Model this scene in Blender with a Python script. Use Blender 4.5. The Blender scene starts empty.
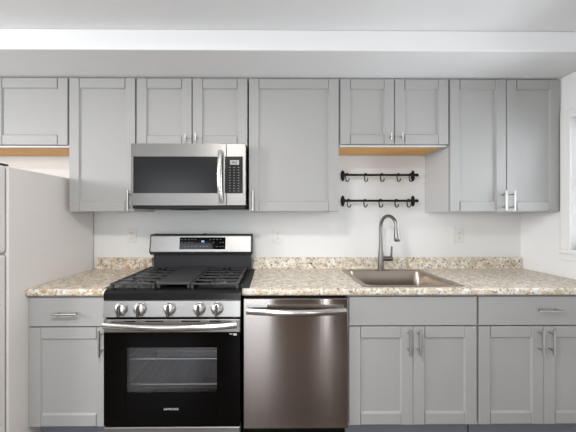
import bpy, bmesh, math, random
from mathutils import Vector, Matrix
random.seed(7)
PI = math.pi
scn = bpy.context.scene
C = scn.collection

# ------------------------------------------------------------------ camera
# wall_back is the plane y = 0, the room extends to -y; x = 0 is straight ahead of the camera
cam_d = bpy.data.cameras.new('camera')
cam_d.sensor_width = 36.0
cam_d.lens = 18.0
cam_d.shift_x = 0.0240
cam_d.shift_y = -0.0005
cam_d.clip_start = 0.05
cam = bpy.data.objects.new('camera', cam_d)
cam.location = (0.0, -2.30, 1.34)
cam.rotation_euler = (PI / 2, 0.0, math.radians(-0.45))
C.objects.link(cam)
scn.camera = cam

# ------------------------------------------------------------------ view, world, lights
scn.view_settings.view_transform = 'Standard'
scn.view_settings.look = 'None'
scn.view_settings.gamma = 1.0
scn.view_settings.use_curve_mapping = False
scn.view_settings.exposure = 0.04

world = bpy.data.worlds.new('sky')
scn.world = world
world.use_nodes = True
wn = world.node_tree.nodes
wn['Background'].inputs[0].default_value = (0.80, 0.90, 1.0, 1)
wn['Background'].inputs[1].default_value = 1.0


def area(name, loc, rot, sx, sy, power, col=(1, 1, 1)):
    l = bpy.data.lights.new(name, 'AREA')
    l.shape = 'RECTANGLE'
    l.size, l.size_y = sx, sy
    l.energy = power
    l.color = col
    o = bpy.data.objects.new(name, l)
    o.location = loc
    o.rotation_euler = rot
    C.objects.link(o)
    return o


# daylight through the openings of the room, and the ceiling lamp behind the camera
area('daylight_rear_door', (-0.30, -4.47, 1.05), (PI / 2, 0, 0), 0.62, 1.95, 30, (0.90, 0.95, 1.0))
area('daylight_rear_sidelight', (1.01, -4.47, 1.05), (PI / 2, 0, 0), 0.075, 1.95, 9, (0.96, 0.98, 1.0))
area('fill_rear_window', (-2.0, -4.47, 1.55), (PI / 2, 0, 0), 1.3, 1.1, 24, (0.90, 0.95, 1.0))  # unseen window added as soft fill from behind
area('daylight_left_window', (-3.47, -2.2, 1.90), (PI / 2, 0, -PI / 2), 0.8, 0.5, 66, (0.99, 0.99, 1.0))
area('daylight_right_window', (2.14, -0.85, 1.56), (PI / 2, 0, PI / 2), 0.8, 0.8, 24, (0.92, 0.96, 1.0))
area('ceiling_lamp_light', (-0.47, -2.05, 2.37), (0, 0, 0), 0.30, 0.30, 40, (1.0, 0.97, 0.93))


# ------------------------------------------------------------------ materials
def new_mat(name):
    m = bpy.data.materials.new(name)
    m.use_nodes = True
    nt = m.node_tree
    return m, nt, nt.nodes['Principled BSDF']


def s2l(c):
    return tuple((v / 255 / 12.92) if v / 255 <= 0.04045 else ((v / 255 + 0.055) / 1.055) ** 2.4 for v in c) + (1,)


def mat(name, rgb, rough=0.5, metal=0.0, noise=0.0, nscale=8.0, bump=0.0, bscale=200.0, spec=0.5, emit=0.0):
    """plain procedural paint: base colour with faint large-scale mottling and optional fine bump"""
    m, nt, b = new_mat(name)
    col = s2l(rgb)
    b.inputs['Roughness'].default_value = rough
    b.inputs['Metallic'].default_value = metal
    b.inputs['Specular IOR Level'].default_value = spec
    tc = nt.nodes.new('ShaderNodeTexCoord')
    nz = nt.nodes.new('ShaderNodeTexNoise')
    nz.inputs['Scale'].default_value = nscale
    nz.inputs['Detail'].default_value = 3
    nt.links.new(tc.outputs['Object'], nz.inputs['Vector'])
    mr = nt.nodes.new('ShaderNodeMapRange')
    mr.inputs['To Min'].default_value = 1 - noise
    mr.inputs['To Max'].default_value = 1 + noise
    nt.links.new(nz.outputs['Fac'], mr.inputs['Value'])
    vm = nt.nodes.new('ShaderNodeVectorMath')
    vm.operation = 'SCALE'
    vm.inputs[0].default_value = col[:3]
    nt.links.new(mr.outputs['Result'], vm.inputs['Scale'])
    nt.links.new(vm.outputs['Vector'], b.inputs['Base Color'])
    if bump:
        n2 = nt.nodes.new('ShaderNodeTexNoise')
        n2.inputs['Scale'].default_value = bscale
        nt.links.new(tc.outputs['Object'], n2.inputs['Vector'])
        bp = nt.nodes.new('ShaderNodeBump')
        bp.inputs['Strength'].default_value = bump
        bp.inputs['Distance'].default_value = 0.002
        nt.links.new(n2.outputs['Fac'], bp.inputs['Height'])
        nt.links.new(bp.outputs['Normal'], b.inputs['Normal'])
    if emit:
        b.inputs['Emission Color'].default_value = col
        b.inputs['Emission Strength'].default_value = emit
    return m


def steel(name, rgb, rough=0.28, aniso=0.0, streak=0.0, var=0.015):
    """brushed stainless: fine horizontal grain in roughness, anisotropic along the brushing"""
    m, nt, b = new_mat(name)
    b.inputs['Metallic'].default_value = 1.0
    b.inputs['Base Color'].default_value = s2l(rgb)
    tc = nt.nodes.new('ShaderNodeTexCoord')
    mp = nt.nodes.new('ShaderNodeMapping')
    mp.inputs['Scale'].default_value = (3, 3, 160)
    nz = nt.nodes.new('ShaderNodeTexNoise')
    nz.inputs['Scale'].default_value = 1.0
    nz.inputs['Detail'].default_value = 2
    nt.links.new(tc.outputs['Object'], mp.inputs['Vector'])
    nt.links.new(mp.outputs['Vector'], nz.inputs['Vector'])
    mr = nt.nodes.new('ShaderNodeMapRange')
    mr.inputs['To Min'].default_value = rough - var
    mr.inputs['To Max'].default_value = rough + var
    nt.links.new(nz.outputs['Fac'], mr.inputs['Value'])
    nt.links.new(mr.outputs['Result'], b.inputs['Roughness'])
    if aniso:
        b.inputs['Anisotropic'].default_value = aniso
        tg = nt.nodes.new('ShaderNodeCombineXYZ')      # brushed sideways, so reflections stretch up and down
        tg.inputs['Z'].default_value = 1.0
        nt.links.new(tg.outputs['Vector'], b.inputs['Tangent'])
    if streak:
        # sheet metal is never perfectly flat: faint waves across its width
        mp2 = nt.nodes.new('ShaderNodeMapping')
        mp2.inputs['Scale'].default_value = (16, 1, 0.15)
        n2 = nt.nodes.new('ShaderNodeTexNoise')
        n2.inputs['Scale'].default_value = 1.0
        n2.inputs['Detail'].default_value = 3
        nt.links.new(tc.outputs['Object'], mp2.inputs['Vector'])
        nt.links.new(mp2.outputs['Vector'], n2.inputs['Vector'])
        bp = nt.nodes.new('ShaderNodeBump')
        bp.inputs['Strength'].default_value = 1.0
        bp.inputs['Distance'].default_value = streak
        nt.links.new(n2.outputs['Fac'], bp.inputs['Height'])
        nt.links.new(bp.outputs['Normal'], b.inputs['Normal'])
    return m


def granite(name, warm=0.0):
    m, nt, b = new_mat(name)
    N, L = nt.nodes.new, nt.links.new
    b.inputs['Roughness'].default_value = 0.32
    tc = N('ShaderNodeTexCoord')

    def ramp(src, stops):
        r = N('ShaderNodeValToRGB')
        e = r.color_ramp.elements
        while len(e) < len(stops):
            e.new(0.5)
        for k, (p, c) in enumerate(stops):
            e[k].position = p
            e[k].color = c if len(c) == 4 else s2l(c)
        L(src, r.inputs['Fac'])
        return r

    def noise(scale, detail=3, rough=0.6, off=0.0):
        mp = N('ShaderNodeMapping')
        mp.inputs['Location'].default_value = (off, off * 1.7, off * 0.6)
        L(tc.outputs['Object'], mp.inputs['Vector'])
        n = N('ShaderNodeTexNoise')
        n.inputs['Scale'].default_value = scale
        n.inputs['Detail'].default_value = detail
        n.inputs['Roughness'].default_value = rough
        L(mp.outputs['Vector'], n.inputs['Vector'])
        return n

    def mix(fac, a, bb):
        x = N('ShaderNodeMix')
        x.data_type = 'RGBA'
        L(fac, x.inputs['Factor'])
        if isinstance(a, tuple):
            x.inputs['A'].default_value = a
        else:
            L(a, x.inputs['A'])
        if isinstance(bb, tuple):
            x.inputs['B'].default_value = bb
        else:
            L(bb, x.inputs['B'])
        return x.outputs['Result']

    K, W = (0, 0, 0, 1), (1, 1, 1, 1)
    base = ramp(noise(24, 5).outputs['Fac'], [(0.34, (186, 168, 142)), (0.50, (211, 201, 185)), (0.66, (232, 227, 217))])
    tan = ramp(noise(30, 4, 0.65, 3.1).outputs['Fac'], [(0.60 - 0.12 * warm, K), (0.68 - 0.10 * warm, W)])
    c1 = mix(tan.outputs['Color'], base.outputs['Color'], s2l((176, 146, 104)))
    grey = ramp(noise(46, 3, 0.6, 7.7).outputs['Fac'], [(0.58, K), (0.64, W)])
    c2 = mix(grey.outputs['Color'], c1, s2l((150, 138, 124)))
    dark = ramp(noise(62, 3, 0.6, 12.3).outputs['Fac'], [(0.60, K), (0.645, W)])
    c3 = mix(dark.outputs['Color'], c2, s2l((70, 58, 50)))
    white = ramp(noise(50, 3, 0.6, 21.0).outputs['Fac'], [(0.60, K), (0.66, W)])
    c4 = mix(white.outputs['Color'], c3, s2l((238, 234, 227)))
    L(c4, b.inputs['Base Color'])
    return m


def planks(name):
    m, nt, b = new_mat(name)
    N, L = nt.nodes.new, nt.links.new
    b.inputs['Roughness'].default_value = 0.28
    tc = N('ShaderNodeTexCoord')
    br = N('ShaderNodeTexBrick')
    br.inputs['Color1'].default_value = s2l((100, 86, 76))
    br.inputs['Color2'].default_value = s2l((84, 71, 63))
    br.inputs['Mortar'].default_value = s2l((48, 36, 30))
    br.inputs['Scale'].default_value = 1.0
    br.inputs['Mortar Size'].default_value = 0.002
    br.inputs['Brick Width'].default_value = 1.2
    br.inputs['Row Height'].default_value = 0.12
    L(tc.outputs['Object'], br.inputs['Vector'])
    mp = N('ShaderNodeMapping')
    mp.inputs['Scale'].default_value = (2, 40, 1)
    L(tc.outputs['Object'], mp.inputs['Vector'])
    nz = N('ShaderNodeTexNoise')
    nz.inputs['Scale'].default_value = 1.5
    nz.inputs['Detail'].default_value = 5
    L(mp.outputs['Vector'], nz.inputs['Vector'])
    mx = N('ShaderNodeMix')
    mx.data_type = 'RGBA'
    mx.blend_type = 'MULTIPLY'
    mx.inputs['Factor'].default_value = 0.5
    L(br.outputs['Color'], mx.inputs['A'])
    L(nz.outputs['Color'], mx.inputs['B'])
    L(mx.outputs['Result'], b.inputs['Base Color'])
    return m


def plywood(name):
    m, nt, b = new_mat(name)
    N, L = nt.nodes.new, nt.links.new
    b.inputs['Roughness'].default_value = 0.5
    tc = N('ShaderNodeTexCoord')
    mp = N('ShaderNodeMapping')
    mp.inputs['Scale'].default_value = (3, 60, 20)
    L(tc.outputs['Object'], mp.inputs['Vector'])
    nz = N('ShaderNodeTexNoise')
    nz.inputs['Scale'].default_value = 1.0
    nz.inputs['Detail'].default_value = 4
    L(mp.outputs['Vector'], nz.inputs['Vector'])
    r = N('ShaderNodeValToRGB')
    r.color_ramp.elements[0].position = 0.3
    r.color_ramp.elements[0].color = s2l((226, 160, 76))
    r.color_ramp.elements[1].position = 0.7
    r.color_ramp.elements[1].color = s2l((244, 192, 108))
    L(nz.outputs['Fac'], r.inputs['Fac'])
    L(r.outputs['Color'], b.inputs['Base Color'])
    return m


def glass(name, tint, refl=0.06):
    """thin pane: tinted transparency under a clear reflection"""
    m, nt, b = new_mat(name)
    N, L = nt.nodes.new, nt.links.new
    nt.nodes.remove(b)
    tr = N('ShaderNodeBsdfTransparent')
    tr.inputs['Color'].default_value = tint
    gl = N('ShaderNodeBsdfGlossy')
    gl.inputs['Roughness'].default_value = 0.03
    fr = N('ShaderNodeFresnel')
    fr.inputs['IOR'].default_value = 1.0 + refl * 8
    mx = N('ShaderNodeMixShader')
    L(fr.outputs['Fac'], mx.inputs['Fac'])
    L(tr.outputs['BSDF'], mx.inputs[1])
    L(gl.outputs['BSDF'], mx.inputs[2])
    L(mx.outputs['Shader'], nt.nodes['Material Output'].inputs['Surface'])
    return m


M_WALL = mat('wall_paint', (220, 219, 217), 0.6, noise=0.012, nscale=2.5, bump=0.15, bscale=90)
M_REAR = mat('rear_wall_darkened', (150, 142, 134), 0.6)  # unseen rear wall, darkened to cut fill and steel reflections
M_WALLR = mat('wall_paint_lit_tone', (240, 240, 240), 0.55, noise=0.01, nscale=2.5)  # wall paint made lighter for the light that falls on the right wall
M_CEIL = mat('ceiling_paint', (232, 232, 232), 0.75, noise=0.012, nscale=2.0)
M_TRIMW = mat('white_trim_paint', (238, 238, 236), 0.35)
M_FLOOR = planks('wood_floor')
M_CAB = mat('grey_cabinet_paint', (160, 159, 157), 0.5, spec=0.35, noise=0.012, nscale=4)
M_CABIN = mat('cabinet_side_lit_tone', (198, 198, 199), 0.45, noise=0.01)  # lighter than the doors, for window light on left-facing sides
M_TOE = mat('toe_kick_grey', (120, 122, 130), 0.5)
M_PLY = plywood('plywood_underside')
M_STEEL = steel('brushed_stainless', (158, 156, 154), 0.38, 0.5)
M_DW = steel('dishwasher_stainless', (190, 182, 178), 0.10, 0.97, 0.00022, 0.0)
M_MWSTEEL = steel('microwave_stainless', (130, 128, 126), 0.40, 0.5)
M_SINK = steel('sink_stainless', (170, 160, 150), 0.33)
M_CHROME = mat('polished_chrome', (210, 208, 205), 0.22, 1.0)
M_NICKEL = mat('brushed_nickel', (190, 188, 185), 0.38, 1.0)
M_FAUCET = mat('faucet_nickel', (132, 129, 125), 0.28, 1.0)
M_BLK = mat('black_enamel', (16, 16, 17), 0.25, spec=0.35)
M_BLKGLASS = mat('black_glass', (3, 3, 3), 0.06, spec=0.2)
M_MWGLASS = mat('smoked_door_glass', (27, 27, 28), 0.22, spec=0.22)
M_IRON = mat('cast_iron', (52, 52, 53), 0.38, spec=0.5, bump=0.2, bscale=400)
M_GRIDDLE = mat('griddle_nonstick', (56, 56, 58), 0.45, spec=0.4, bump=0.1, bscale=300)
M_DKGREY = mat('dark_grey_plastic', (40, 40, 42), 0.5, spec=0.3)
M_FRIDGE = mat('white_appliance_enamel', (213, 208, 204), 0.42, noise=0.008, bump=0.1, bscale=300)
M_GASKET = mat('grey_gasket', (110, 107, 104), 0.6)
M_RAIL = mat('matte_black_iron', (14, 14, 15), 0.55, spec=0.3)
M_OUTLET = mat('outlet_white', (216, 213, 207), 0.35)
M_SLOT = mat('outlet_slot_dark', (60, 58, 55), 0.6)
M_CAVITY = mat('oven_grey_enamel', (200, 200, 202), 0.4)
M_WIRE = mat('oven_rack_wire', (240, 240, 240), 0.4, 0.6)
M_MARK = mat('printed_light_grey', (200, 200, 200), 0.5)
M_MARKDIM = mat('printed_dim_grey', (112, 112, 112), 0.5)
M_DIGIT = mat('lit_display_digits', (150, 205, 255), 0.5, emit=1.2)
M_LCD = mat('pale_display', (150, 152, 148), 0.3)
M_ALU = mat('burner_aluminium', (190, 190, 190), 0.3, 1.0)
M_GRAN = granite('granite_laminate', 0.15)
M_GRANWARM = granite('granite_laminate_warm_cast', 0.8)  # same laminate, warm cast of the light put into its colour
M_OVENGLASS = glass('oven_window_glass', (0.86, 0.86, 0.87, 1), 0.075)
M_PANE = glass('window_pane_glass', (0.95, 0.96, 0.97, 1), 0.06)


# ------------------------------------------------------------------ mesh helpers (x, d, z): d is metres out from wall_back
def P(x, d, z):
    return Vector((x, -d, z))


def box(bm, x0, x1, d0, d1, z0, z1, bev=0.0, seg=2):
    vs = [bm.verts.new(P(x, d, z)) for z in (z0, z1) for d in (d0, d1) for x in (x0, x1)]
    # index: z*4 + d*2 + x ; d1 is the front (-y)
    quads = [(0, 2, 3, 1)[::-1], (4, 5, 7, 6)[::-1], (2, 6, 7, 3)[::-1], (0, 1, 5, 4)[::-1], (0, 4, 6, 2)[::-1], (1, 3, 7, 5)[::-1]]
    fs = [bm.faces.new([vs[i] for i in q]) for q in quads]
    bmesh.ops.recalc_face_normals(bm, faces=fs)
    if bev:
        es = list({e for f in fs for e in f.edges})
        bmesh.ops.bevel(bm, geom=es, offset=bev, segments=seg, profile=0.5, affect='EDGES', clamp_overlap=True)


def prism(bm, prof, x0, x1):
    """extrude a (d, z) profile from x0 to x1"""
    a = [bm.verts.new(P(x0, d, z)) for d, z in prof]
    b = [bm.verts.new(P(x1, d, z)) for d, z in prof]
    n = len(prof)
    fs = [bm.faces.new([a[i], a[(i + 1) % n], b[(i + 1) % n], b[i]]) for i in range(n)]
    fs += [bm.faces.new(a[::-1]), bm.faces.new(b)]
    bmesh.ops.recalc_face_normals(bm, faces=fs)


def prism_xz(bm, prof, d0, d1):
    a = [bm.verts.new(P(x, d0, z)) for x, z in prof]
    b = [bm.verts.new(P(x, d1, z)) for x, z in prof]
    n = len(prof)
    fs = [bm.faces.new([a[i], a[(i + 1) % n], b[(i + 1) % n], b[i]]) for i in range(n)]
    fs += [bm.faces.new(a[::-1]), bm.faces.new(b)]
    bmesh.ops.recalc_face_normals(bm, faces=fs)


def sweep(bm, pts, rad, n=12, sw=1.0, sh=1.0, up=Vector((0, 0, 1)), cap=True):
    """tube along pts (world Vectors); rad number or list; sw/sh squash across / along 'up'"""
    pts = [Vector(p) for p in pts]
    if not hasattr(rad, '__len__'):
        rad = [rad] * len(pts)
    rings = []
    side_prev = None
    for i, p in enumerate(pts):
        t = (pts[min(i + 1, len(pts) - 1)] - pts[max(i - 1, 0)]).normalized()
        if side_prev is None:
            u = up if abs(t.dot(up)) < 0.95 else Vector((1, 0, 0))
            side = t.cross(u).normalized()
        else:
            side = (side_prev - t * side_prev.dot(t)).normalized()
        side_prev = side
        v = side.cross(t).normalized()
        rings.append([bm.verts.new(p + side * math.cos(2 * PI * k / n) * rad[i] * sw + v * math.sin(2 * PI * k / n) * rad[i] * sh) for k in range(n)])
    fs = []
    for a, b in zip(rings, rings[1:]):
        for k in range(n):
            fs.append(bm.faces.new([a[k], a[(k + 1) % n], b[(k + 1) % n], b[k]]))
    if cap:
        fs.append(bm.faces.new(rings[0][::-1]))
        fs.append(bm.faces.new(rings[-1]))
    for f in fs:
        f.smooth = len(f.verts) == 4
    if cap:                                              # crisp rims, so the flat ends do not bend the shading
        for e in list(fs[-1].edges) + list(fs[-2].edges):
            e.smooth = False
    bmesh.ops.recalc_face_normals(bm, faces=fs)


def lathe(bm, prof, origin, axis='z', n=24):
    """revolve (radius, height) pairs about an axis through origin; 'f' points out of the wall (-y)"""
    o = Vector(origin)
    rings = []
    for r, h in prof:
        ring = []
        for k in range(n):
            c, s = math.cos(2 * PI * k / n) * r, math.sin(2 * PI * k / n) * r
            ring.append(bm.verts.new(o + (Vector((c, s, h)) if axis == 'z' else Vector((c, -h, s)))))
        rings.append(ring)
    fs = []
    for a, b in zip(rings, rings[1:]):
        for k in range(n):
            fs.append(bm.faces.new([a[k], a[(k + 1) % n], b[(k + 1) % n], b[k]]))
    fs.append(bm.faces.new(rings[0]))
    fs.append(bm.faces.new(rings[-1]))
    for f in fs:
        f.smooth = True
    for f in fs[-2:]:
        f.smooth = False
    bmesh.ops.recalc_face_normals(bm, faces=fs)


def rrect(x0, x1, d0, d1, r, n=6):
    out = []
    for cx, cd, a0 in ((x1 - r, d1 - r, 0), (x0 + r, d1 - r, 90), (x0 + r, d0 + r, 180), (x1 - r, d0 + r, 270)):
        for k in range(n + 1):
            a = math.radians(a0 + 90 * k / n)
            out.append((cx + r * math.cos(a), cd + r * math.sin(a)))
    return out


def world_of(o):
    w = Vector((0, 0, 0))
    while o is not None:
        w += o.location
        o = o.parent
    return w


def obj(name, bm, m, parent=None, loc=None, smooth=False):
    """link bm (world coordinates) as ONE mesh object, its origin at the parent's origin or at loc"""
    off = Vector(loc) if loc is not None else (world_of(parent) if parent is not None else Vector((0, 0, 0)))
    bmesh.ops.translate(bm, verts=bm.verts, vec=-off)
    me = bpy.data.meshes.new(name)
    bm.to_mesh(me)
    bm.free()
    if smooth:
        for p in me.polygons:
            p.use_smooth = True
    me.materials.append(m)
    o = bpy.data.objects.new(name, me)
    C.objects.link(o)
    if parent is not None:
        o.parent = parent
        if loc is not None:
            o.location = off - world_of(parent)
    else:
        o.location = off
    return o


def NB():
    return bmesh.new()


def bobj(name, m, parent, *boxes, bev=0.0):
    bm = NB()
    for b in boxes:
        box(bm, *b, bev=bev)
    return obj(name, bm, m, parent)


def tag(o, label=None, cat=None, group=None, kind=None):
    if label:
        o['label'] = label
    if cat:
        o['category'] = cat
    if group:
        o['group'] = group
    if kind:
        o['kind'] = kind
    return o


def thing(name, label, cat, loc, group=None):
    o = bpy.data.objects.new(name, None)
    o.empty_display_size = 0.1
    o.location = loc
    C.objects.link(o)
    return tag(o, label, cat, group)


def dup(root, loc, label):
    r = root.copy()
    C.objects.link(r)
    r.location = loc
    r['label'] = label
    for ch in list(root.children):
        c = ch.copy()
        C.objects.link(c)
        c.parent = r
        for g in ch.children:
            q = g.copy()
            C.objects.link(q)
            q.parent = c
    return r


def struct(name, bm, m, label, cat):
    return tag(obj(name, bm, m), label, cat, None, 'structure')


def writing(name, s, size, x, d, z, m, parent, spread=1.0):
    """lettering that stands on a face towards the room, centred at x, z"""
    cu = bpy.data.curves.new(name, 'FONT')
    cu.body = s
    cu.size = size
    cu.align_x = 'CENTER'
    cu.align_y = 'CENTER'
    cu.extrude = 0.0004
    cu.space_character = spread
    cu.offset = 0.0
    t = bpy.data.objects.new(name, cu)
    C.objects.link(t)
    dg = bpy.context.evaluated_depsgraph_get()
    dg.update()
    me = bpy.data.meshes.new_from_object(t.evaluated_get(dg))
    bpy.data.objects.remove(t)
    bm = NB()
    bm.from_mesh(me)
    bpy.data.meshes.remove(me)
    bmesh.ops.transform(bm, matrix=Matrix.Translation((x, -d, z)) @ Matrix.Rotation(PI / 2, 4, 'X'), verts=bm.verts)
    return obj(name, bm, m, parent)


# ------------------------------------------------------------------ the room
XL, XR, DR, ZC = -3.40, 2.00, 4.40, 2.408
bm = NB(); box(bm, XL - 0.1, XR + 0.1, -0.1, DR + 0.1, -0.08, 0.0)
struct('floor', bm, M_FLOOR, 'brown plank floor of the kitchen', 'floor')
bm = NB(); box(bm, XL - 0.1, XR + 0.1, -0.1, DR + 0.1, ZC, ZC + 0.08)
struct('ceiling', bm, M_CEIL, 'flat white ceiling above the dropped soffit', 'ceiling')
bm = NB(); box(bm, XL - 0.1, XR + 0.1, -0.1, 0.0, 0.0, ZC)
struct('wall_back', bm, M_WALL, 'off white wall behind the cabinets and counter', 'wall')

WD0, WD1, WZ0, WZ1 = 0.400, 1.30, 1.115, 1.99       # right window opening
bm = NB()
box(bm, XR, XR + 0.1, 0.0, WD0, 0.0, ZC)
box(bm, XR, XR + 0.1, WD1, DR, 0.0, ZC)
box(bm, XR, XR + 0.1, WD0, WD1, 0.0, WZ0)
box(bm, XR, XR + 0.1, WD0, WD1, WZ1, ZC)
struct('wall_right', bm, M_WALLR, 'white side wall at right end of counter, light painted in', 'wall')
bm = NB()                                                # left wall with its window opening
box(bm, XL - 0.1, XL, 0.0, 1.45, 0.0, ZC)
box(bm, XL - 0.1, XL, 2.95, DR, 0.0, ZC)
box(bm, XL - 0.1, XL, 1.45, 2.95, 0.0, 1.5)
box(bm, XL - 0.1, XL, 1.45, 2.95, 2.2, ZC)
struct('wall_left', bm, M_WALL, 'white wall at the left end of the room', 'wall')
bm = NB()                                                # rear wall with added fill window, glass door and narrow sidelight
for x0, x1 in ((XL - 0.1, -2.65), (-1.35, -0.62), (0.02, 0.97), (1.05, XR + 0.1)):
    box(bm, x0, x1, DR, DR + 0.1, 0.0, ZC)
box(bm, -2.65, -1.35, DR, DR + 0.1, 0.0, 1.0)
box(bm, -2.65, -1.35, DR, DR + 0.1, 2.1, ZC)
box(bm, -0.62, 0.02, DR, DR + 0.1, 2.05, ZC)
box(bm, 0.97, 1.05, DR, DR + 0.1, 2.05, ZC)
struct('wall_rear', bm, M_REAR, 'unseen wall behind the camera with its openings, darkened against reflections', 'wall')

# boxed soffit over the wall cabinets: grey underside, white face
bm = NB(); box(bm, XL, XR, 0.0, 0.646, 2.290, ZC, bev=0.006)
struct('trim_1', bm, M_CEIL, 'white boxed soffit running above the wall cabinets', 'soffit')

# right window: casing, sash, pane, stool
w = thing('window_1', 'white cased window in the right wall at frame edge', 'window', (XR, -(WD0 + WD1) / 2, WZ0))
w['kind'] = 'structure'
cw = 0.066
bm = NB()
box(bm, XR - 0.018, XR, WD0 - cw, WD0, WZ0 - 0.01, WZ1 + cw, bev=0.003)
box(bm, XR - 0.018, XR, WD1, WD1 + cw, WZ0 - 0.01, WZ1 + cw, bev=0.003)
box(bm, XR - 0.018, XR, WD0, WD1, WZ1, WZ1 + cw, bev=0.003)
box(bm, XR - 0.018, XR, WD0 - cw, WD1 + cw, WZ0 - 0.075, WZ0 - 0.03, bev=0.003)
obj('casing', bm, M_TRIMW, w)
bm = NB()
box(bm, XR + 0.03, XR + 0.065, WD0, WD0 + 0.045, WZ0, WZ1, bev=0.003)
box(bm, XR + 0.03, XR + 0.065, WD1 - 0.045, WD1, WZ0, WZ1, bev=0.003)
box(bm, XR + 0.03, XR + 0.065, WD0, WD1, WZ0, WZ0 + 0.045, bev=0.003)
box(bm, XR + 0.03, XR + 0.065, WD0, WD1, WZ1 - 0.045, WZ1, bev=0.003)
box(bm, XR + 0.03, XR + 0.065, WD0, WD1, 1.54, 1.58, bev=0.003)
sash = obj('sash', bm, M_TRIMW, w)
bobj('pane', M_PANE, sash, (XR + 0.045, XR + 0.049, WD0 + 0.04, WD1 - 0.04, WZ0 + 0.04, WZ1 - 0.04))
bobj('stool', M_TRIMW, w, (XR - 0.034, XR + 0.03, WD0 - cw + 0.002, WD1 + cw - 0.002, WZ0 - 0.03, WZ0), bev=0.004)

# ------------------------------------------------------------------ cabinets
UD, BD = 0.305, 0.600            # carcass depths
DT = 0.020                       # door thickness


def carcass(x0, x1, d1, z0, z1, top=True, bottom=0.0):
    bm = NB()
    t = 0.016
    box(bm, x0, x0 + t, 0.001, d1, z0, z1)
    box(bm, x1 - t, x1, 0.001, d1, z0, z1)
    box(bm, x0 + t, x1 - t, 0.001, 0.012, z0, z1)
    box(bm, x0 + t, x1 - t, 0.012, d1, z0 + bottom, z0 + bottom + t)
    if bottom:
        box(bm, x0 + t, x1 - t, d1 - t, d1, z0, z0 + bottom + t)     # front rail hides the recess
    if top:
        box(bm, x0 + t, x1 - t, 0.012, d1, z1 - t, z1)
    return bm


def shaker(x0, x1, d0, z0, z1, w=0.072, flat=False):
    """five-piece door: stiles, rails, sunk panel, chamfered inner edges; front at d0 + DT"""
    bm = NB()
    d1 = d0 + DT
    if flat:
        box(bm, x0, x1, d0, d1, z0, z1, bev=0.0015, seg=1)
        return bm
    ch, rec, g = 0.008, 0.011, 0.0012
    # panel
    box(bm, x0 + w - 0.006, x1 - w + 0.006, d0, d1 - rec, z0 + w - 0.006, z1 - w + 0.006)

    def member(inner, outer, a0, a1, vertical, dd):
        s = 1 if inner > outer else -1
        e = d1 - dd
        prof = [(outer, d0), (outer, e - 0.0015), (outer + s * 0.0015, e), (inner - s * ch, e), (inner, e - rec), (inner, d0)]
        if vertical:
            va = [bm.verts.new(P(u, d, a0)) for u, d in prof]
            vb = [bm.verts.new(P(u, d, a1)) for u, d in prof]
        else:
            va = [bm.verts.new(P(a0, d, u)) for u, d in prof]
            vb = [bm.verts.new(P(a1, d, u)) for u, d in prof]
        n = len(prof)
        fs = [bm.faces.new([va[i], va[(i + 1) % n], vb[(i + 1) % n], vb[i]]) for i in range(n)]
        fs += [bm.faces.new(va[::-1]), bm.faces.new(vb)]
        bmesh.ops.recalc_face_normals(bm, faces=fs)
    member(x0 + w, x0, z0, z1, True, 0.0)
    member(x1 - w, x1, z0, z1, True, 0.0)
    member(z0 + w, z0, x0 + w + g, x1 - w - g, False, 0.0006)
    member(z1 - w, z1, x0 + w + g, x1 - w - g, False, 0.0006)
    # thin backing behind the joint line
    box(bm, x0 + w - 0.002, x0 + w + 0.004, d0, d1 - 0.0022, z0 + 0.002, z0 + w - 0.006)
    box(bm, x0 + w - 0.002, x0 + w + 0.004, d0, d1 - 0.0022, z1 - w + 0.006, z1 - 0.002)
    box(bm, x1 - w - 0.004, x1 - w + 0.002, d0, d1 - 0.0022, z0 + 0.002, z0 + w - 0.006)
    box(bm, x1 - w - 0.004, x1 - w + 0.002, d0, d1 - 0.0022, z1 - w + 0.006, z1 - 0.002)
    return bm


def bar_pull(parent, x, d, z, length, vertical=True, off=0.032, r=0.0064, name='handle'):
    bm = NB()
    h = length / 2
    q = length * 0.32
    if vertical:
        sweep(bm, [P(x, d + off, z - h), P(x, d + off, z + h)], r, 10)
        for s in (-q, q):
            sweep(bm, [P(x, d, z + s), P(x, d + off, z + s)], r * 0.85, 8)
    else:
        sweep(bm, [P(x - h, d + off, z), P(x + h, d + off, z)], r, 10)
        for s in (-q, q):
            sweep(bm, [P(x + s, d, z), P(x + s, d + off, z)], r * 0.85, 8)
    return obj(name, bm, M_NICKEL, parent)


def t_knob(parent, x, d, z):
    bm = NB()
    sweep(bm, [P(x, d, z), P(x, d + 0.028, z)], 0.005, 10)
    sweep(bm, [P(x, d + 0.030, z - 0.024), P(x, d + 0.030, z + 0.024)], 0.0058, 10)
    return obj('knob', bm, M_NICKEL, parent)


UZ0, UZ1 = 1.368, 2.281
SZ0 = 1.829


def wall_cabinet(label, x0, x1, z0, doors, ply=False, name='wall_cabinet'):
    x0, x1 = x0 + 0.0015, x1 - 0.0015
    t = thing(name, label, 'cabinet', ((x0 + x1) / 2, 0, z0), 'grey wall cabinets')
    zc = z0 - 0.011 if ply else z0
    obj('carcass', carcass(x0, x1, UD, zc, UZ1, True, 0.012 if ply else 0.0), M_CABIN, t)
    if ply:
        o = bobj('bottom_panel', M_PLY, t, (x0 + 0.017, x1 - 0.017, 0.013, UD - 0.017, zc + 0.004, zc + 0.0115))
        o['label'] = 'bare yellow plywood underside'
    for (a, b, hx, hk) in doors:
        dm = shaker(a + 0.0012, b - 0.0012, UD + 0.001, z0 + 0.003, UZ1 - 0.002)
        dr = obj('door', dm, M_CAB, t)
        f = UD + 0.001 + DT
        if hk == 'bar':
            bar_pull(dr, hx, f, z0 + 0.075, 0.135)
        elif hk == 'knob':
            t_knob(dr, hx, f, z0 + 0.050)
    return t


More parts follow.
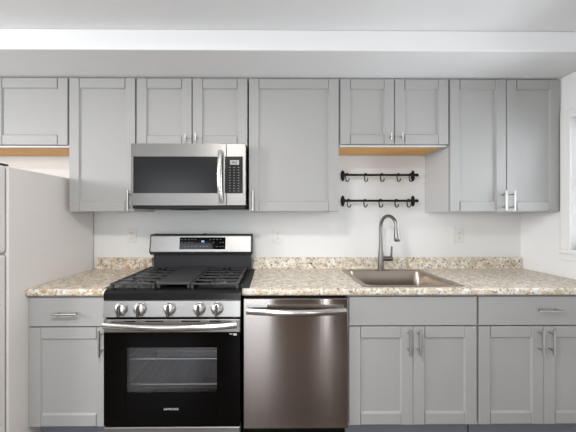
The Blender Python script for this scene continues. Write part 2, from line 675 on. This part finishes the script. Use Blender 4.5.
G = 0.0018
wall_cabinet('short grey cabinet above the white refrigerator, cut off by the left frame edge', -2.326, -1.391, SZ0 - 0.008,
             [(-2.324, -1.912, -1.95, 'knob'), (-1.908, -1.393, -1.87, None)], ply=True)
wall_cabinet('tall single door grey cabinet between the refrigerator and the microwave', -1.385, -0.932, UZ0,
             [(-1.383, -0.934, -0.968, 'bar')])
wall_cabinet('short two door grey cabinet directly above the microwave', -0.926, -0.166, SZ0 - 0.011,
             [(-0.924, -0.548, -0.583, 'knob'), (-0.544, -0.168, -0.515, 'knob')])
wall_cabinet('tall single door grey cabinet between the microwave and the black hook rails', -0.160, 0.462, UZ0,
             [(-0.158, 0.460, -0.130, 'bar')])
wall_cabinet('short two door grey cabinet above the hook rails and sink, bare wood underneath', 0.468, 1.219, SZ0,
             [(0.470, 0.842, 0.812, 'knob'), (0.846, 1.217, 0.888, 'knob')], ply=True)
wall_cabinet('tall two door grey cabinet in the right corner against the side wall', 1.225, 1.999, UZ0,
             [(1.227, 1.617, 1.590, 'bar'), (1.621, 1.992, 1.650, 'bar')])


def base_cabinet(label, x0, x1, fronts, doors):
    t = thing('base_cabinet', label, 'cabinet', ((x0 + x1) / 2, 0, 0), 'grey base cabinets')
    bm = carcass(x0, x1, BD, 0.105, 0.878, False)
    box(bm, x0 + 0.016, x1 - 0.016, BD - 0.016, BD, 0.80, 0.878)
    obj('carcass', bm, M_CABIN, t)
    bobj('toe_kick', M_TOE, t, (x0, x1, 0.50, 0.535, 0.0, 0.104))
    f = BD + 0.001
    for (a, b, hx, nm) in fronts:
        d = obj(nm, shaker(a, b, f, 0.698, 0.866, flat=True), M_CAB, t)
        if hx is not None:
            bar_pull(d, hx, f + DT, 0.778 if hx < 0 else 0.790, 0.145, False)
    for (a, b, hx) in doors:
        d = obj('door', shaker(a, b, f, 0.118, 0.691), M_CAB, t)
        bar_pull(d, hx, f + DT, 0.609, 0.148)
    return t


base_cabinet('narrow grey base cabinet with one drawer and door between refrigerator and range', -1.410, -0.948,
             [(-1.408, -0.950, -1.185, 'drawer')], [(-1.408, -0.950, -0.985)])
base_cabinet('grey sink base cabinet with plain false front beside the dishwasher', 0.450, 1.203,
             [(0.452, 1.201, None, 'false_front')], [(0.452, 0.8255, 0.795), (0.8285, 1.201, 0.852)])
base_cabinet('grey base cabinet with drawer and two doors at the right end', 1.213, 1.980,
             [(1.215, 1.978, 1.615, 'drawer')], [(1.215, 1.596, 1.566), (1.599, 1.978, 1.628)])

# ------------------------------------------------------------------ countertops
CT, CB, CF = 0.920, 0.8785, 0.645


def top_profile(d0, d1, front):
    if not front:
        return [(d0, CB), (d1, CB), (d1, CT), (d0, CT)]
    r = 0.013
    p = [(d0, CB), (d1 - r, CB)]
    for k in range(1, 6):
        a = math.radians(-90 + 90 * k / 6)
        p.append((d1 - r + r * math.cos(a), CB + r + r * math.sin(a)))
    p += [(d1, CB + r), (d1, CT - r)]
    for k in range(1, 7):
        a = math.radians(90 * k / 6)
        p.append((d1 - r + r * math.cos(a), CT - r + r * math.sin(a)))
    p.append((d0, CT))
    return p


def splash(x0, x1):
    bm = NB()
    r = 0.008
    p = [(0.001, CT), (0.040, CT), (0.030, CT + 0.004), (0.024, CT + 0.012), (0.022, CT + 0.024), (0.022, CT + 0.088 - r)]
    for k in range(1, 6):
        a = math.radians(90 * k / 5)
        p.append((0.022 - r + r * math.cos(a), CT + 0.088 - r + r * math.sin(a)))
    p.append((0.001, CT + 0.088))
    prism(bm, p, x0, x1)
    return bm


ct = thing('countertop', 'short speckled granite look countertop between refrigerator and range', 'countertop', (-1.17, -0.3, CB), 'granite countertops')
bm = NB(); prism(bm, top_profile(0.001, CF, True), -1.408, -0.944); obj('slab', bm, M_GRANWARM, ct)
obj('backsplash', splash(-1.385, -0.944), M_GRANWARM, ct)

SX0, SX1, SD0, SD1 = 0.535, 1.150, 0.062, 0.613      # sink rim
ct = thing('countertop', 'long speckled granite look countertop holding the sink, right of the range', 'countertop', (0.9, -0.3, CB), 'granite countertops')
bm = NB()
prism(bm, top_profile(0.001, CF, True), -0.170, SX0 + 0.012)
prism(bm, top_profile(SD1 - 0.012, CF, True), SX0 + 0.012, SX1 - 0.012)
prism(bm, top_profile(0.001, SD0 + 0.012, False), SX0 + 0.012, SX1 - 0.012)
prism(bm, top_profile(0.001, CF, True), SX1 - 0.012, XR - 0.002)
obj('slab', bm, M_GRAN, ct)
obj('backsplash', splash(-0.146, XR - 0.002), M_GRAN, ct)

# ------------------------------------------------------------------ sink
sk = thing('sink', 'drop in stainless steel single bowl sink set in the countertop', 'sink', ((SX0 + SX1) / 2, -(SD0 + SD1) / 2, CT))
IX0, IX1, ID0, ID1 = SX0 + 0.038, SX1 - 0.038, SD0 + 0.070, SD1 - 0.032
RT = CT + 0.005


def ringset(bm, specs):
    rings = []
    for (x0, x1, d0, d1, r, z) in specs:
        rings.append([bm.verts.new(P(x, d, z)) for x, d in rrect(x0, x1, d0, d1, r)])
    n = len(rings[0])
    fs = []
    for a, b in zip(rings, rings[1:]):
        for k in range(n):
            fs.append(bm.faces.new([a[k], a[(k + 1) % n], b[(k + 1) % n], b[k]]))
    return rings, fs


def inset(q, dd):
    return (IX0 + q, IX1 - q, ID0 + q, ID1 - q)


bm = NB()
rings, fs = ringset(bm, [
    (SX0, SX1, SD0, SD1, 0.030, CT + 0.0005),
    (SX0 + 0.002, SX1 - 0.002, SD0 + 0.002, SD1 - 0.002, 0.030, CT + 0.004),
    (SX0 + 0.006, SX1 - 0.006, SD0 + 0.006, SD1 - 0.006, 0.028, RT),
    (IX0 - 0.004, IX1 + 0.004, ID0 - 0.004, ID1 + 0.004, 0.045, RT),
    (IX0, IX1, ID0, ID1, 0.045, RT - 0.006),
    (*inset(0.006, 0), 0.05, RT - 0.10),
    (*inset(0.010, 0), 0.05, RT - 0.185),
    (*inset(0.022, 0), 0.05, RT - 0.203),
    (*inset(0.045, 0), 0.05, RT - 0.208)])
fs.append(bm.faces.new(rings[-1]))
bmesh.ops.recalc_face_normals(bm, faces=fs)
for f in fs:
    f.smooth = True
    if f.normal.z < 0 and len(f.verts) > 4:
        pass
obj('bowl', bm, M_SINK, sk)
bm = NB(); lathe(bm, [(0.045, 0.0), (0.045, 0.003), (0.036, 0.004), (0.030, 0.001), (0.010, 0.001), (0.008, 0.010)], P((SX0 + SX1) / 2, 0.33, RT - 0.208), n=20)
obj('drain_strainer', bm, M_CHROME, sk)

# ------------------------------------------------------------------ faucet
FX, FD = 0.835, 0.098
fa = thing('faucet', 'tall gooseneck pull down kitchen faucet standing behind the sink bowl', 'faucet', (FX, -FD, RT))
bm = NB(); lathe(bm, [(0.028, 0.0), (0.028, 0.006), (0.025, 0.010)], P(FX, FD, RT), n=24)
obj('base_ring', bm, M_FAUCET, fa)
bm = NB()
dirv = Vector((0.38, -1.0, 0)).normalized()
pts, rad = [], []
for z, r in ((RT + 0.010, 0.0235), (RT + 0.06, 0.022), (RT + 0.12, 0.0195), (RT + 0.16, 0.0155), (RT + 0.20, 0.0125), (RT + 0.28, 0.0120)):
    pts.append(P(FX, FD, z)); rad.append(r)
R0 = 0.078
zc = RT + 0.335
for k in range(0, 15):
    a = PI - (PI * 0.99) * k / 14
    pts.append(P(FX, FD, zc) + dirv * (R0 + R0 * math.cos(a)) + Vector((0, 0, R0 * math.sin(a))))
    rad.append(0.012)
sweep(bm, pts, rad, 16)
obj('spout', bm, M_FAUCET, fa)
tip = pts[-1]
bm = NB()
dn = (Vector((0, 0, -1)) + dirv * 0.10).normalized()
sweep(bm, [tip, tip + dn * 0.015, tip + dn * 0.03, tip + dn * 0.078, tip + dn * 0.100, tip + dn * 0.105],
      [0.0122, 0.0150, 0.0155, 0.0205, 0.0215, 0.019], 18)
sp = obj('spray_head', bm, M_FAUCET, fa)
bm = NB(); sweep(bm, [tip + dn * 0.1052, tip + dn * 0.108], [0.0165, 0.0165], 16)
obj('nozzle', bm, M_DKGREY, sp)
bm = NB()
sweep(bm, [P(FX + 0.015, FD, RT + 0.086), P(FX + 0.086, FD, RT + 0.086)], 0.019, 16)
lv = obj('handle_hub', bm, M_FAUCET, fa)
bm = NB()
sweep(bm, [P(FX + 0.080, FD, RT + 0.090), P(FX + 0.080, FD + 0.005, RT + 0.125), P(FX + 0.081, FD + 0.010, RT + 0.182)], [0.0085, 0.0075, 0.0065], 10)
obj('lever', bm, M_FAUCET, lv)

# ------------------------------------------------------------------ gas range
RX0, RX1 = -0.934, -0.174
BO = 0.022                       # the backguard sits a little to the right of the door
RC = (RX0 + RX1) / 2
rg = thing('gas_range', 'freestanding stainless gas range with black oven door and five knobs', 'range', (RC, -0.35, 0))
CV = (RX0 + 0.085, RX1 - 0.085, 0.17, 0.640, 0.300, 0.700)     # oven cavity
bm = NB()
box(bm, RX0 + 0.004, RX0 + 0.020, 0.03, 0.655, 0.03, 0.900)
box(bm, RX1 - 0.020, RX1 - 0.004, 0.03, 0.655, 0.03, 0.900)
box(bm, RX0 + 0.020, RX1 - 0.020, 0.03, 0.05, 0.03, 0.900)
box(bm, RX0 + 0.020, RX1 - 0.020, 0.05, 0.655, 0.03, 0.05)
box(bm, RX0 + 0.020, RX1 - 0.020, 0.64, 0.655, 0.715, 0.900)      # front frame around the oven mouth
box(bm, RX0 + 0.020, RX1 - 0.020, 0.64, 0.655, 0.170, 0.290)
box(bm, RX0 + 0.020, CV[0] - 0.006, 0.64, 0.655, 0.290, 0.715)
box(bm, CV[1] + 0.006, RX1 - 0.020, 0.64, 0.655, 0.290, 0.715)
for sx in (RX0 + 0.05, RX1 - 0.05):
    for d in (0.10, 0.60):
        lathe(bm, [(0.018, 0.0), (0.018, 0.03)], P(sx, d, 0.0), n=12)
obj('body', bm, M_BLK, rg)
bm = NB()
t = 0.005
x0, x1, d0, d1, z0, z1 = CV
box(bm, x0 - t, x0, d0, d1, z0, z1); box(bm, x1, x1 + t, d0, d1, z0, z1)
box(bm, x0 - t, x1 + t, d0 - t, d0, z0 - t, z1 + t)
box(bm, x0 - t, x1 + t, d0, d1, z0 - t, z0); box(bm, x0 - t, x1 + t, d0, d1, z1, z1 + t)
cav = obj('oven_cavity', bm, M_CAVITY, rg)


def rack(z):
    bm = NB()
    a, b, f, k = CV[0] + 0.004, CV[1] - 0.004, 0.200, 0.615
    for d in (f, k):
        sweep(bm, [P(a, d, z), P(b, d, z)], 0.005, 8)
    for x in (a + 0.004, b - 0.004):
        sweep(bm, [P(x, f, z), P(x, k, z)], 0.003, 6)
    for i in range(1, 11):
        x = a + (b - a) * i / 11
        sweep(bm, [P(x, f, z), P(x, k, z)], 0.0013, 6)
    return obj('oven_rack', bm, M_WIRE, rg)


rack(0.358)
rack(0.506)

# cooktop: black enamel tray with turned-down front
bm = NB()
prism(bm, [(0.03, 0.902), (0.66, 0.902), (0.665, 0.868), (0.690, 0.868), (0.696, 0.874), (0.694, 0.908), (0.680, 0.922), (0.655, 0.928),
           (0.10, 0.930), (0.03, 0.930)], RX0, RX1)
obj('cooktop', bm, M_BLK, rg)
# control panel, slightly leaning back
bm = NB()
prism(bm, [(0.650, 0.779), (0.706, 0.779), (0.708, 0.783), (0.694, 0.866), (0.690, 0.868), (0.650, 0.868)], RX0 + 0.002, RX1 - 0.002)
obj('control_panel', bm, M_STEEL, rg)
for kx in (-0.832, -0.727, -0.566, -0.402, -0.303):
    zk, dk = 0.826, 0.7005
    bm = NB()
    lathe(bm, [(0.036, 0.0), (0.036, 0.003), (0.034, 0.004)], P(kx, dk, zk), 'f', 24)
    lathe(bm, [(0.0325, 0.004), (0.032, 0.016), (0.028, 0.0215), (0.0, 0.0245)], P(kx, dk, zk), 'f', 24)
    kb = obj('knob', bm, M_NICKEL, rg)
    bm = NB()
    box(bm, kx - 0.007, kx + 0.007, dk + 0.018, dk + 0.042, zk - 0.036, zk + 0.026, bev=0.003)
    obj('grip', bm, M_FAUCET, kb)

# oven door
DF = 0.700
bm = NB()
wx0, wx1, wz0, wz1 = -0.806, -0.306, 0.357, 0.609
dz0, dz1 = 0.176, 0.767
box(bm, RX0 + 0.003, wx0, 0.660, DF, dz0, 0.694, bev=0.002)
box(bm, wx1, RX1 - 0.003, 0.660, DF, dz0, 0.694, bev=0.002)
box(bm, wx0 - 0.003, wx1 + 0.003, 0.660, DF, dz0, wz0)
box(bm, wx0 - 0.003, wx1 + 0.003, 0.660, DF, wz1, 0.694)
door = obj('oven_door', bm, M_BLKGLASS, rg)
tag(bobj('top_band', M_STEEL, door, (RX0 + 0.003, RX1 - 0.003, 0.660, DF + 0.003, 0.6945, dz1), bev=0.003), 'stainless band across the door top')
for a, b in ((-0.815, -0.755), (-0.70, -0.60), (-0.50, -0.40), (-0.345, -0.285)):
    bobj('vent_slot', M_BLK, door, (a, b, DF - 0.003, DF + 0.0036, 0.753, 0.759))
bobj('window_glass', M_OVENGLASS, door, (wx0, wx1, DF - 0.008, DF - 0.004, wz0, wz1))
bm = NB()
pts = []
for k in range(21):
    u = k / 20 * 2 - 1
    pts.append(P(RC + 0.001 + u * 0.362, DF + 0.030 + 0.026 * (1 - u * u), 0.738 + 0.006 * u * u))
sweep(bm, pts, 0.017, 14, 0.62, 1.0)
for u in (-0.345, 0.345):
    box(bm, RC + u - 0.014, RC + u + 0.014, DF, DF + 0.032, 0.728, 0.756, bev=0.004)
obj('handle', bm, M_CHROME, door)
writing('maker_name', 'SAMSUNG', 0.0165, -0.558, DF + 0.0002, 0.268, M_MARK, door, 1.12)
bobj('sticker', M_MARK, door, (-0.214, -0.195, DF + 0.0002, DF + 0.0008, 0.676, 0.688), (-0.236, -0.219, DF + 0.0002, DF + 0.0008, 0.681, 0.687))
dr = bobj('drawer', M_STEEL, rg, (RX0 + 0.003, RX1 - 0.003, 0.655, 0.700, 0.030, 0.168), bev=0.004)

# backguard: black riser, stainless head with display
bm = NB()
prism(bm, [(0.012, 0.930), (0.105, 0.930), (0.100, 1.0500), (0.012, 1.0500)], RX0 + 0.012 + BO, RX1 - 0.012 + BO)
obj('riser', bm, M_DKGREY, rg)
bm = NB()
prism(bm, [(0.012, 1.0450), (0.110, 1.0450), (0.140, 1.0580), (0.150, 1.0720), (0.132, 1.1850), (0.122, 1.1960), (0.012, 1.1960)], RX0 + 0.006 + BO, RX1 - 0.006 + BO)
bg = obj('backguard', bm, M_STEEL, rg)
for a, b in ((RX0 + BO, RX0 + 0.006 + BO), (RX1 - 0.006 + BO, RX1 + BO)):
    bm = NB()
    prism(bm, [(0.012, 1.0420), (0.112, 1.0420), (0.142, 1.0560), (0.152, 1.0720), (0.134, 1.1870), (0.123, 1.1990), (0.012, 1.1990)], a, b)
    obj('end_cap', bm, M_DKGREY, bg)
bobj('vent_clip', M_BLK, bg, (RC + 0.005 + BO, RC + 0.03 + BO, 0.06, 0.10, 1.1960, 1.2040), bev=0.002)


def on_guard(z, lift):
    return 0.150 + (0.132 - 0.150) * (z - 1.0720) / (1.1850 - 1.0720) + lift


bm = NB()
za, zb = 1.0900, 1.1780
prism(bm, [(on_guard(za, -0.004), za), (on_guard(za, 0.002), za), (on_guard(zb, 0.002), zb), (on_guard(zb, -0.004), zb)], -0.690, -0.348)
disp = obj('display', bm, M_BLKGLASS, rg)
marks = [(x, z, 0.005, 0.0018) for x in (-0.672, -0.648, -0.622, -0.598, -0.574, -0.46, -0.435, -0.41, -0.385, -0.365)
         for z in (1.1620, 1.1400, 1.1100) if random.random() < 0.62]
marks += [(x, 1.1120, 0.006, 0.0017) for x in (-0.56, -0.535, -0.51, -0.485)]
for x, z, hw, hh in marks:
    dd = on_guard(z, 0.002)
    bobj('touch_mark', M_MARKDIM, disp, (x + 0.000 - hw, x + hw, dd - 0.0004, dd + 0.0004, z - hh, z + hh))
writing('digits', '88', 0.020, -0.517, on_guard(1.1480, 0.0028), 1.1460, M_DIGIT, disp, 1.1)


# grates, griddle, burners
def bar(bm, xa, da, xb, db, z, wd=0.013, h=0.009):
    if abs(xa - xb) > abs(da - db):
        box(bm, min(xa, xb), max(xa, xb), da - wd / 2, da + wd / 2, z - h, z, bev=0.002, seg=1)
    else:
        box(bm, xa - wd / 2, xa + wd / 2, min(da, db), max(da, db), z - h, z, bev=0.002, seg=1)


GZ = 0.957
for (a, b) in ((RX0 + 0.016, -0.668), (-0.462, RX1 - 0.016)):
    bm = NB()
    f0, f1 = 0.125, 0.655
    bar(bm, a, f0, b, f0, GZ); bar(bm, a, f1, b, f1, GZ, 0.016)
    bar(bm, a + 0.006, f0, a + 0.006, f1, GZ); bar(bm, b - 0.006, f0, b - 0.006, f1, GZ)
    m = (a + b) / 2
    for i in range(1, 6):
        d = f0 + (f1 - f0) * i / 6
        if i == 3:
            bar(bm, a, d, b, d, GZ, 0.014)
        elif i in (1, 5):
            bar(bm, a, d, m - 0.028, d, GZ); bar(bm, m + 0.028, d, b, d, GZ)
        else:
            bar(bm, a, d, b, d, GZ, 0.011)
    bar(bm, m, f0, m, f0 + 0.085, GZ); bar(bm, m, f1 - 0.085, m, f1, GZ)
    bar(bm, m, (f0 + f1) / 2 - 0.085, m, (f0 + f1) / 2 + 0.085, GZ)
    for x in (a + 0.008, b - 0.008):
        for d in (f0 + 0.004, (f0 + f1) / 2, f1 - 0.006):
            box(bm, x - 0.007, x + 0.007, d - 0.007, d + 0.007, 0.9265, GZ - 0.008)
    obj('grate', bm, M_IRON, rg)
    for d in (0.255, 0.525):
        bm = NB(); lathe(bm, [(0.050, 0.0), (0.050, 0.005), (0.040, 0.011), (0.0385, 0.013)], P(m, d, 0.926), n=24)
        br = obj('burner', bm, M_ALU, rg)
        bm = NB(); lathe(bm, [(0.034, 0.013), (0.036, 0.016), (0.034, 0.021), (0.030, 0.022)], P(m, d, 0.926), n=24)
        obj('burner_cap', bm, M_IRON, br)
bm = NB()
box(bm, -0.664, -0.466, 0.125, 0.650, GZ - 0.012, GZ + 0.002, bev=0.004)
for x in (-0.650, -0.480):
    for d in (0.14, 0.635):
        box(bm, x - 0.007, x + 0.007, d - 0.007, d + 0.007, 0.9265, GZ - 0.010)
tag(obj('griddle', bm, M_GRIDDLE, rg), 'flat dark griddle plate between the grates')
bm = NB(); lathe(bm, [(0.048, 0.0), (0.048, 0.005), (0.040, 0.010)], P(RC, 0.39, 0.928), n=24)
obj('burner', bm, M_ALU, rg)

# rubber strips that cover the gaps between the range and the countertops
for a, b, lab in ((-0.966, -0.936, 'black rubber gap strip on the countertop along the left side of the range'),
                  (-0.172, -0.130, 'black rubber gap strip on the countertop along the right side of the range')):
    bm = NB(); box(bm, a, b, 0.045, 0.632, CT + 0.0002, CT + 0.004, bev=0.001)
    tag(obj('gap_strip', bm, M_DKGREY, None, ((a + b) / 2, -0.34, CT)), lab, 'strip', 'gap strips beside the range')

# ------------------------------------------------------------------ microwave
MX0, MX1, MZ0, MZ1, MF = -0.928, -0.172, 1.403, 1.815, 0.400
mw = thing('microwave', 'stainless over the range microwave hung below the short cabinet', 'microwave', ((MX0 + MX1) / 2, -0.2, MZ0))
bobj('body', M_MWSTEEL, mw, (MX0 + 0.002, MX1 - 0.002, 0.003, 0.355, MZ0 + 0.004, MZ1 - 0.001), bev=0.003)
SPLIT = -0.300
gx0, gx1, gz0, gz1 = -0.912, -0.352, 1.488, 1.730
bm = NB()
box(bm, MX0, gx0, 0.356, MF, MZ0 + 0.005, MZ1, bev=0.002)
box(bm, gx1, SPLIT - 0.001, 0.356, MF, MZ0 + 0.005, MZ1, bev=0.002)
box(bm, gx0 - 0.003, gx1 + 0.003, 0.356, MF, MZ0 + 0.005, gz0)
box(bm, gx0 - 0.003, gx1 + 0.003, 0.356, MF, gz1, MZ1)
md = obj('door', bm, M_MWSTEEL, mw)
bobj('door_glass', M_MWGLASS, md, (gx0, gx1, 0.360, MF - 0.0015, gz0, gz1))
bm = NB()
pts = []
for k in range(17):
    u = k / 16 * 2 - 1
    pts.append(P(-0.334 - 0.004 * (1 - u * u), MF + 0.022 + 0.024 * (1 - u * u), 1.600 + u * 0.163))
sweep(bm, pts, 0.016, 14, 1.0, 0.62, up=Vector((0, 1, 0)))
for u in (-0.15, 0.15):
    box(bm, -0.346, -0.324, MF, MF + 0.026, 1.600 + u - 0.011, 1.600 + u + 0.011, bev=0.003)
obj('handle', bm, M_CHROME, md)
bm = NB()
box(bm, SPLIT + 0.001, MX1, 0.356, MF, MZ0 + 0.005, MZ1, bev=0.002)
cp = obj('control_panel', bm, M_MWSTEEL, mw)
bobj('keypad_glass', M_MWGLASS, cp, (-0.310, -0.192, MF + 0.0003, MF + 0.0018, gz0, gz1))
bobj('display', M_LCD, cp, (-0.276, -0.217, MF + 0.0018, MF + 0.0024, 1.676, 1.706))
writing('digits', '88:8', 0.020, -0.246, MF + 0.0025, 1.690, M_DKGREY, cp)
bm = NB()
for r in range(10):
    for cx in (-0.277, -0.249, -0.220):
        zz = 1.658 - r * 0.0172
        box(bm, cx - 0.005, cx + 0.005, MF + 0.0016, MF + 0.0022, zz - 0.0018, zz + 0.0018)
obj('key_marks', bm, M_MARKDIM, cp)
bobj('vent_grille', M_RAIL, mw, (MX0 + 0.006, MX1 - 0.006, 0.030, MF - 0.010, MZ0 - 0.016, MZ0 + 0.0035), bev=0.002)
bobj('grease_filter', M_DKGREY, mw, (MX0 + 0.20, MX0 + 0.44, 0.06, 0.24, MZ0 - 0.021, MZ0 - 0.0165), bev=0.002)

# ------------------------------------------------------------------ dishwasher
WX0, WX1 = -0.168, 0.443
dw = thing('dishwasher', 'brushed stainless dishwasher between the range and sink cabinet', 'dishwasher', ((WX0 + WX1) / 2, -0.3, 0))
bobj('tub', M_DKGREY, dw, (WX0 + 0.006, WX1 - 0.006, 0.02, 0.585, 0.105, 0.872))
bobj('kick_plate', M_BLK, dw, (WX0 + 0.006, WX1 - 0.006, 0.50, 0.54, 0.0, 0.104))
bm = NB(); box(bm, WX0 + 0.003, WX1 - 0.003, 0.590, 0.640, 0.112, 0.862, bev=0.004)
dd = obj('door', bm, M_DW, dw)
bm = NB()
pts = []
for k in range(21):
    u = k / 20 * 2 - 1
    pts.append(P((WX0 + WX1) / 2 + 0.001 + u * 0.282, 0.640 + 0.026 + 0.026 * (1 - u * u), 0.795 + 0.004 * u * u))
sweep(bm, pts, 0.0185, 14, 0.6, 1.0)
for u in (-0.266, 0.266):
    xx = (WX0 + WX1) / 2 + u
    box(bm, xx - 0.013, xx + 0.013, 0.640, 0.668, 0.786, 0.812, bev=0.004)
obj('handle', bm, M_CHROME, dd)
bobj('badge', M_MARK, dd, (-0.150, -0.028, 0.6395, 0.6425, 0.813, 0.828))

# ------------------------------------------------------------------ refrigerator
FX0, FX1, FZ = -2.165, -1.4105, 1.602
fr = thing('refrigerator', 'white top freezer refrigerator standing at the left frame edge', 'refrigerator', ((FX0 + FX1) / 2, -0.4, 0))
bobj('cabinet', M_FRIDGE, fr, (FX0, FX1, 0.010, 0.750, 0.015, FZ), bev=0.006)
bobj('gasket', M_GASKET, fr, (FX0 + 0.012, FX1 - 0.012, 0.750, 0.757, 0.06, 1.128), (FX0 + 0.012, FX1 - 0.012, 0.750, 0.757, 1.148, FZ - 0.012))
bobj('freezer_door', M_FRIDGE, fr, (FX0, FX1 - 0.002, 0.757, 0.826, 1.143, FZ + 0.004), bev=0.012)
bobj('refrigerator_door', M_FRIDGE, fr, (FX0, FX1 - 0.002, 0.757, 0.826, 0.055, 1.133), bev=0.012)
bobj('hinge_cover', M_DKGREY, fr, (FX1 - 0.030, FX1 - 0.008, 0.735, 0.785, FZ + 0.0045, FZ + 0.014), bev=0.003)
bobj('base_grille', M_DKGREY, fr, (FX0 + 0.02, FX1 - 0.02, 0.750, 0.775, 0.0, 0.052))

# ------------------------------------------------------------------ hook rails and hooks
RA, RB, RD = 0.566, 1.128, 0.052


def hook_rail(label, z):
    t = thing('hook_rail', label, 'rail', ((RA + RB) / 2, 0, z), 'black hook rails')
    bm = NB(); sweep(bm, [P(RA - 0.010, RD, z), P(RB + 0.010, RD, z)], 0.0085, 12)
    obj('bar', bm, M_RAIL, t)
    for x, s in ((RA, -1), (RB, 1)):
        bm = NB()
        prof = [(0.0, 0.0), (0.7, 0.0), (0.98, 0.002), (1.0, 0.004), (0.85, 0.008), (0.4, 0.012), (0.0, 0.013)]
        n = 20
        rings = [[bm.verts.new(P(x + 0.017 * r * math.cos(2 * PI * k / n), 0.0005 + h, z + 0.044 * r * math.sin(2 * PI * k / n))) for k in range(n)] for r, h in prof[1:-1]]
        fs = []
        for a, b in zip(rings, rings[1:]):
            for k in range(n):
                fs.append(bm.faces.new([a[k], a[(k + 1) % n], b[(k + 1) % n], b[k]]))
        fs += [bm.faces.new(rings[0]), bm.faces.new(rings[-1])]
        bmesh.ops.recalc_face_normals(bm, faces=fs)
        sweep(bm, [P(x, 0.008, z), P(x, RD + 0.006, z)], 0.0085, 12)
        lathe(bm, [(0.004, -0.012), (0.010, -0.008), (0.0125, 0.0), (0.010, 0.008), (0.004, 0.012)], P(x + s * 0.004, RD, z), 'f', 14)
        obj('wall_mount', bm, M_RAIL, t)
        bm = NB()
        sweep(bm, [P(x + s * 0.006, RD, z), P(x + s * 0.009, RD, z), P(x + s * 0.014, RD, z), P(x + s * 0.018, RD, z), P(x + s * 0.020, RD, z)],
              [0.007, 0.0115, 0.0125, 0.0095, 0.004], 12)
        obj('finial', bm, M_RAIL, t)
    return t


hook_rail('upper black iron hook rail on wall below the short cabinet', 1.659)
hook_rail('lower black iron hook rail on wall just above the faucet', 1.457)


def hook_mesh():
    """S hook, origin where it sits on the rail"""
    bm = NB()
    pts = []
    r = 0.0115
    for k in range(9):                              # over the rail, in the plane across it
        a = math.radians(-50 + 230 * k / 8)
        pts.append(Vector((0, -r * math.cos(a), r * math.sin(a))))
    pts += [Vector((0.001, r, -0.014)), Vector((0.002, r - 0.002, -0.030))]
    for k in range(1, 9):                           # the lower bend, opening to the front
        a = math.radians(180 * k / 8)
        pts.append(Vector((0.002, -0.003 + 0.0135 * math.cos(a), -0.036 - 0.0135 * math.sin(a))))
    pts.append(Vector((0.002, -0.0175, -0.028)))
    sweep(bm, pts, 0.0040, 8)
    return bm


ORD = ('leftmost', 'second from left', 'middle', 'second from right', 'rightmost')
first = None
for z, xs, row in ((1.659, (0.587, 0.733, 0.861, 0.990, 1.087), 'upper'), (1.457, (0.600, 0.729, 0.850, 0.974, 1.070), 'lower')):
    for k, x in enumerate(xs):
        lab = f'small black S hook, {ORD[k]} of the five on the {row} rail'
        if first is None:
            first = obj('rail_hook', hook_mesh(), M_RAIL)
            tag(first, lab, 'hook', 'hooks on the two rails')
            first.location = P(x, RD, z)
            first.rotation_euler = (0, 0, 0.9)
        else:
            o = first.copy()
            C.objects.link(o)
            o.location = P(x, RD, z)
            o.rotation_euler = (0, 0, (0.9, 0.7, 1.0, 0.6, 0.8)[k])
            o['label'] = lab

# ------------------------------------------------------------------ outlets
OZ = 1.182


def outlet(x, label):
    t = thing('wall_outlet', label, 'outlet', (x, 0, OZ), 'white wall outlets')
    bobj('faceplate', M_OUTLET, t, (x - 0.036, x + 0.036, 0.0005, 0.006, OZ - 0.059, OZ + 0.059), bev=0.002)
    for s in (-0.020, 0.020):
        bm = NB(); box(bm, x - 0.016, x + 0.016, 0.006, 0.0085, OZ + s - 0.014, OZ + s + 0.014, bev=0.0022)
        r = obj('receptacle', bm, M_OUTLET, t)
        bobj('slots', M_SLOT, r, (x - 0.008, x - 0.0055, 0.0085, 0.0088, OZ + s - 0.003, OZ + s + 0.007),
             (x + 0.0055, x + 0.008, 0.0085, 0.0088, OZ + s - 0.003, OZ + s + 0.007), (x - 0.002, x + 0.002, 0.0085, 0.0088, OZ + s - 0.010, OZ + s - 0.006))
    bm = NB(); lathe(bm, [(0.003, 0.0058), (0.003, 0.0072)], P(x, 0, OZ), 'f', 10)
    obj('screw', bm, M_NICKEL, t)
    return t


o1 = outlet(-1.114, 'white duplex wall outlet left of the range, above the short countertop')
for x, lab in ((0.048, 'white duplex wall outlet just right of the range, above the dishwasher'),
               (1.500, 'white duplex wall outlet right of the faucet, below the corner cabinet')):
    dup(o1, (x, 0, OZ), lab)
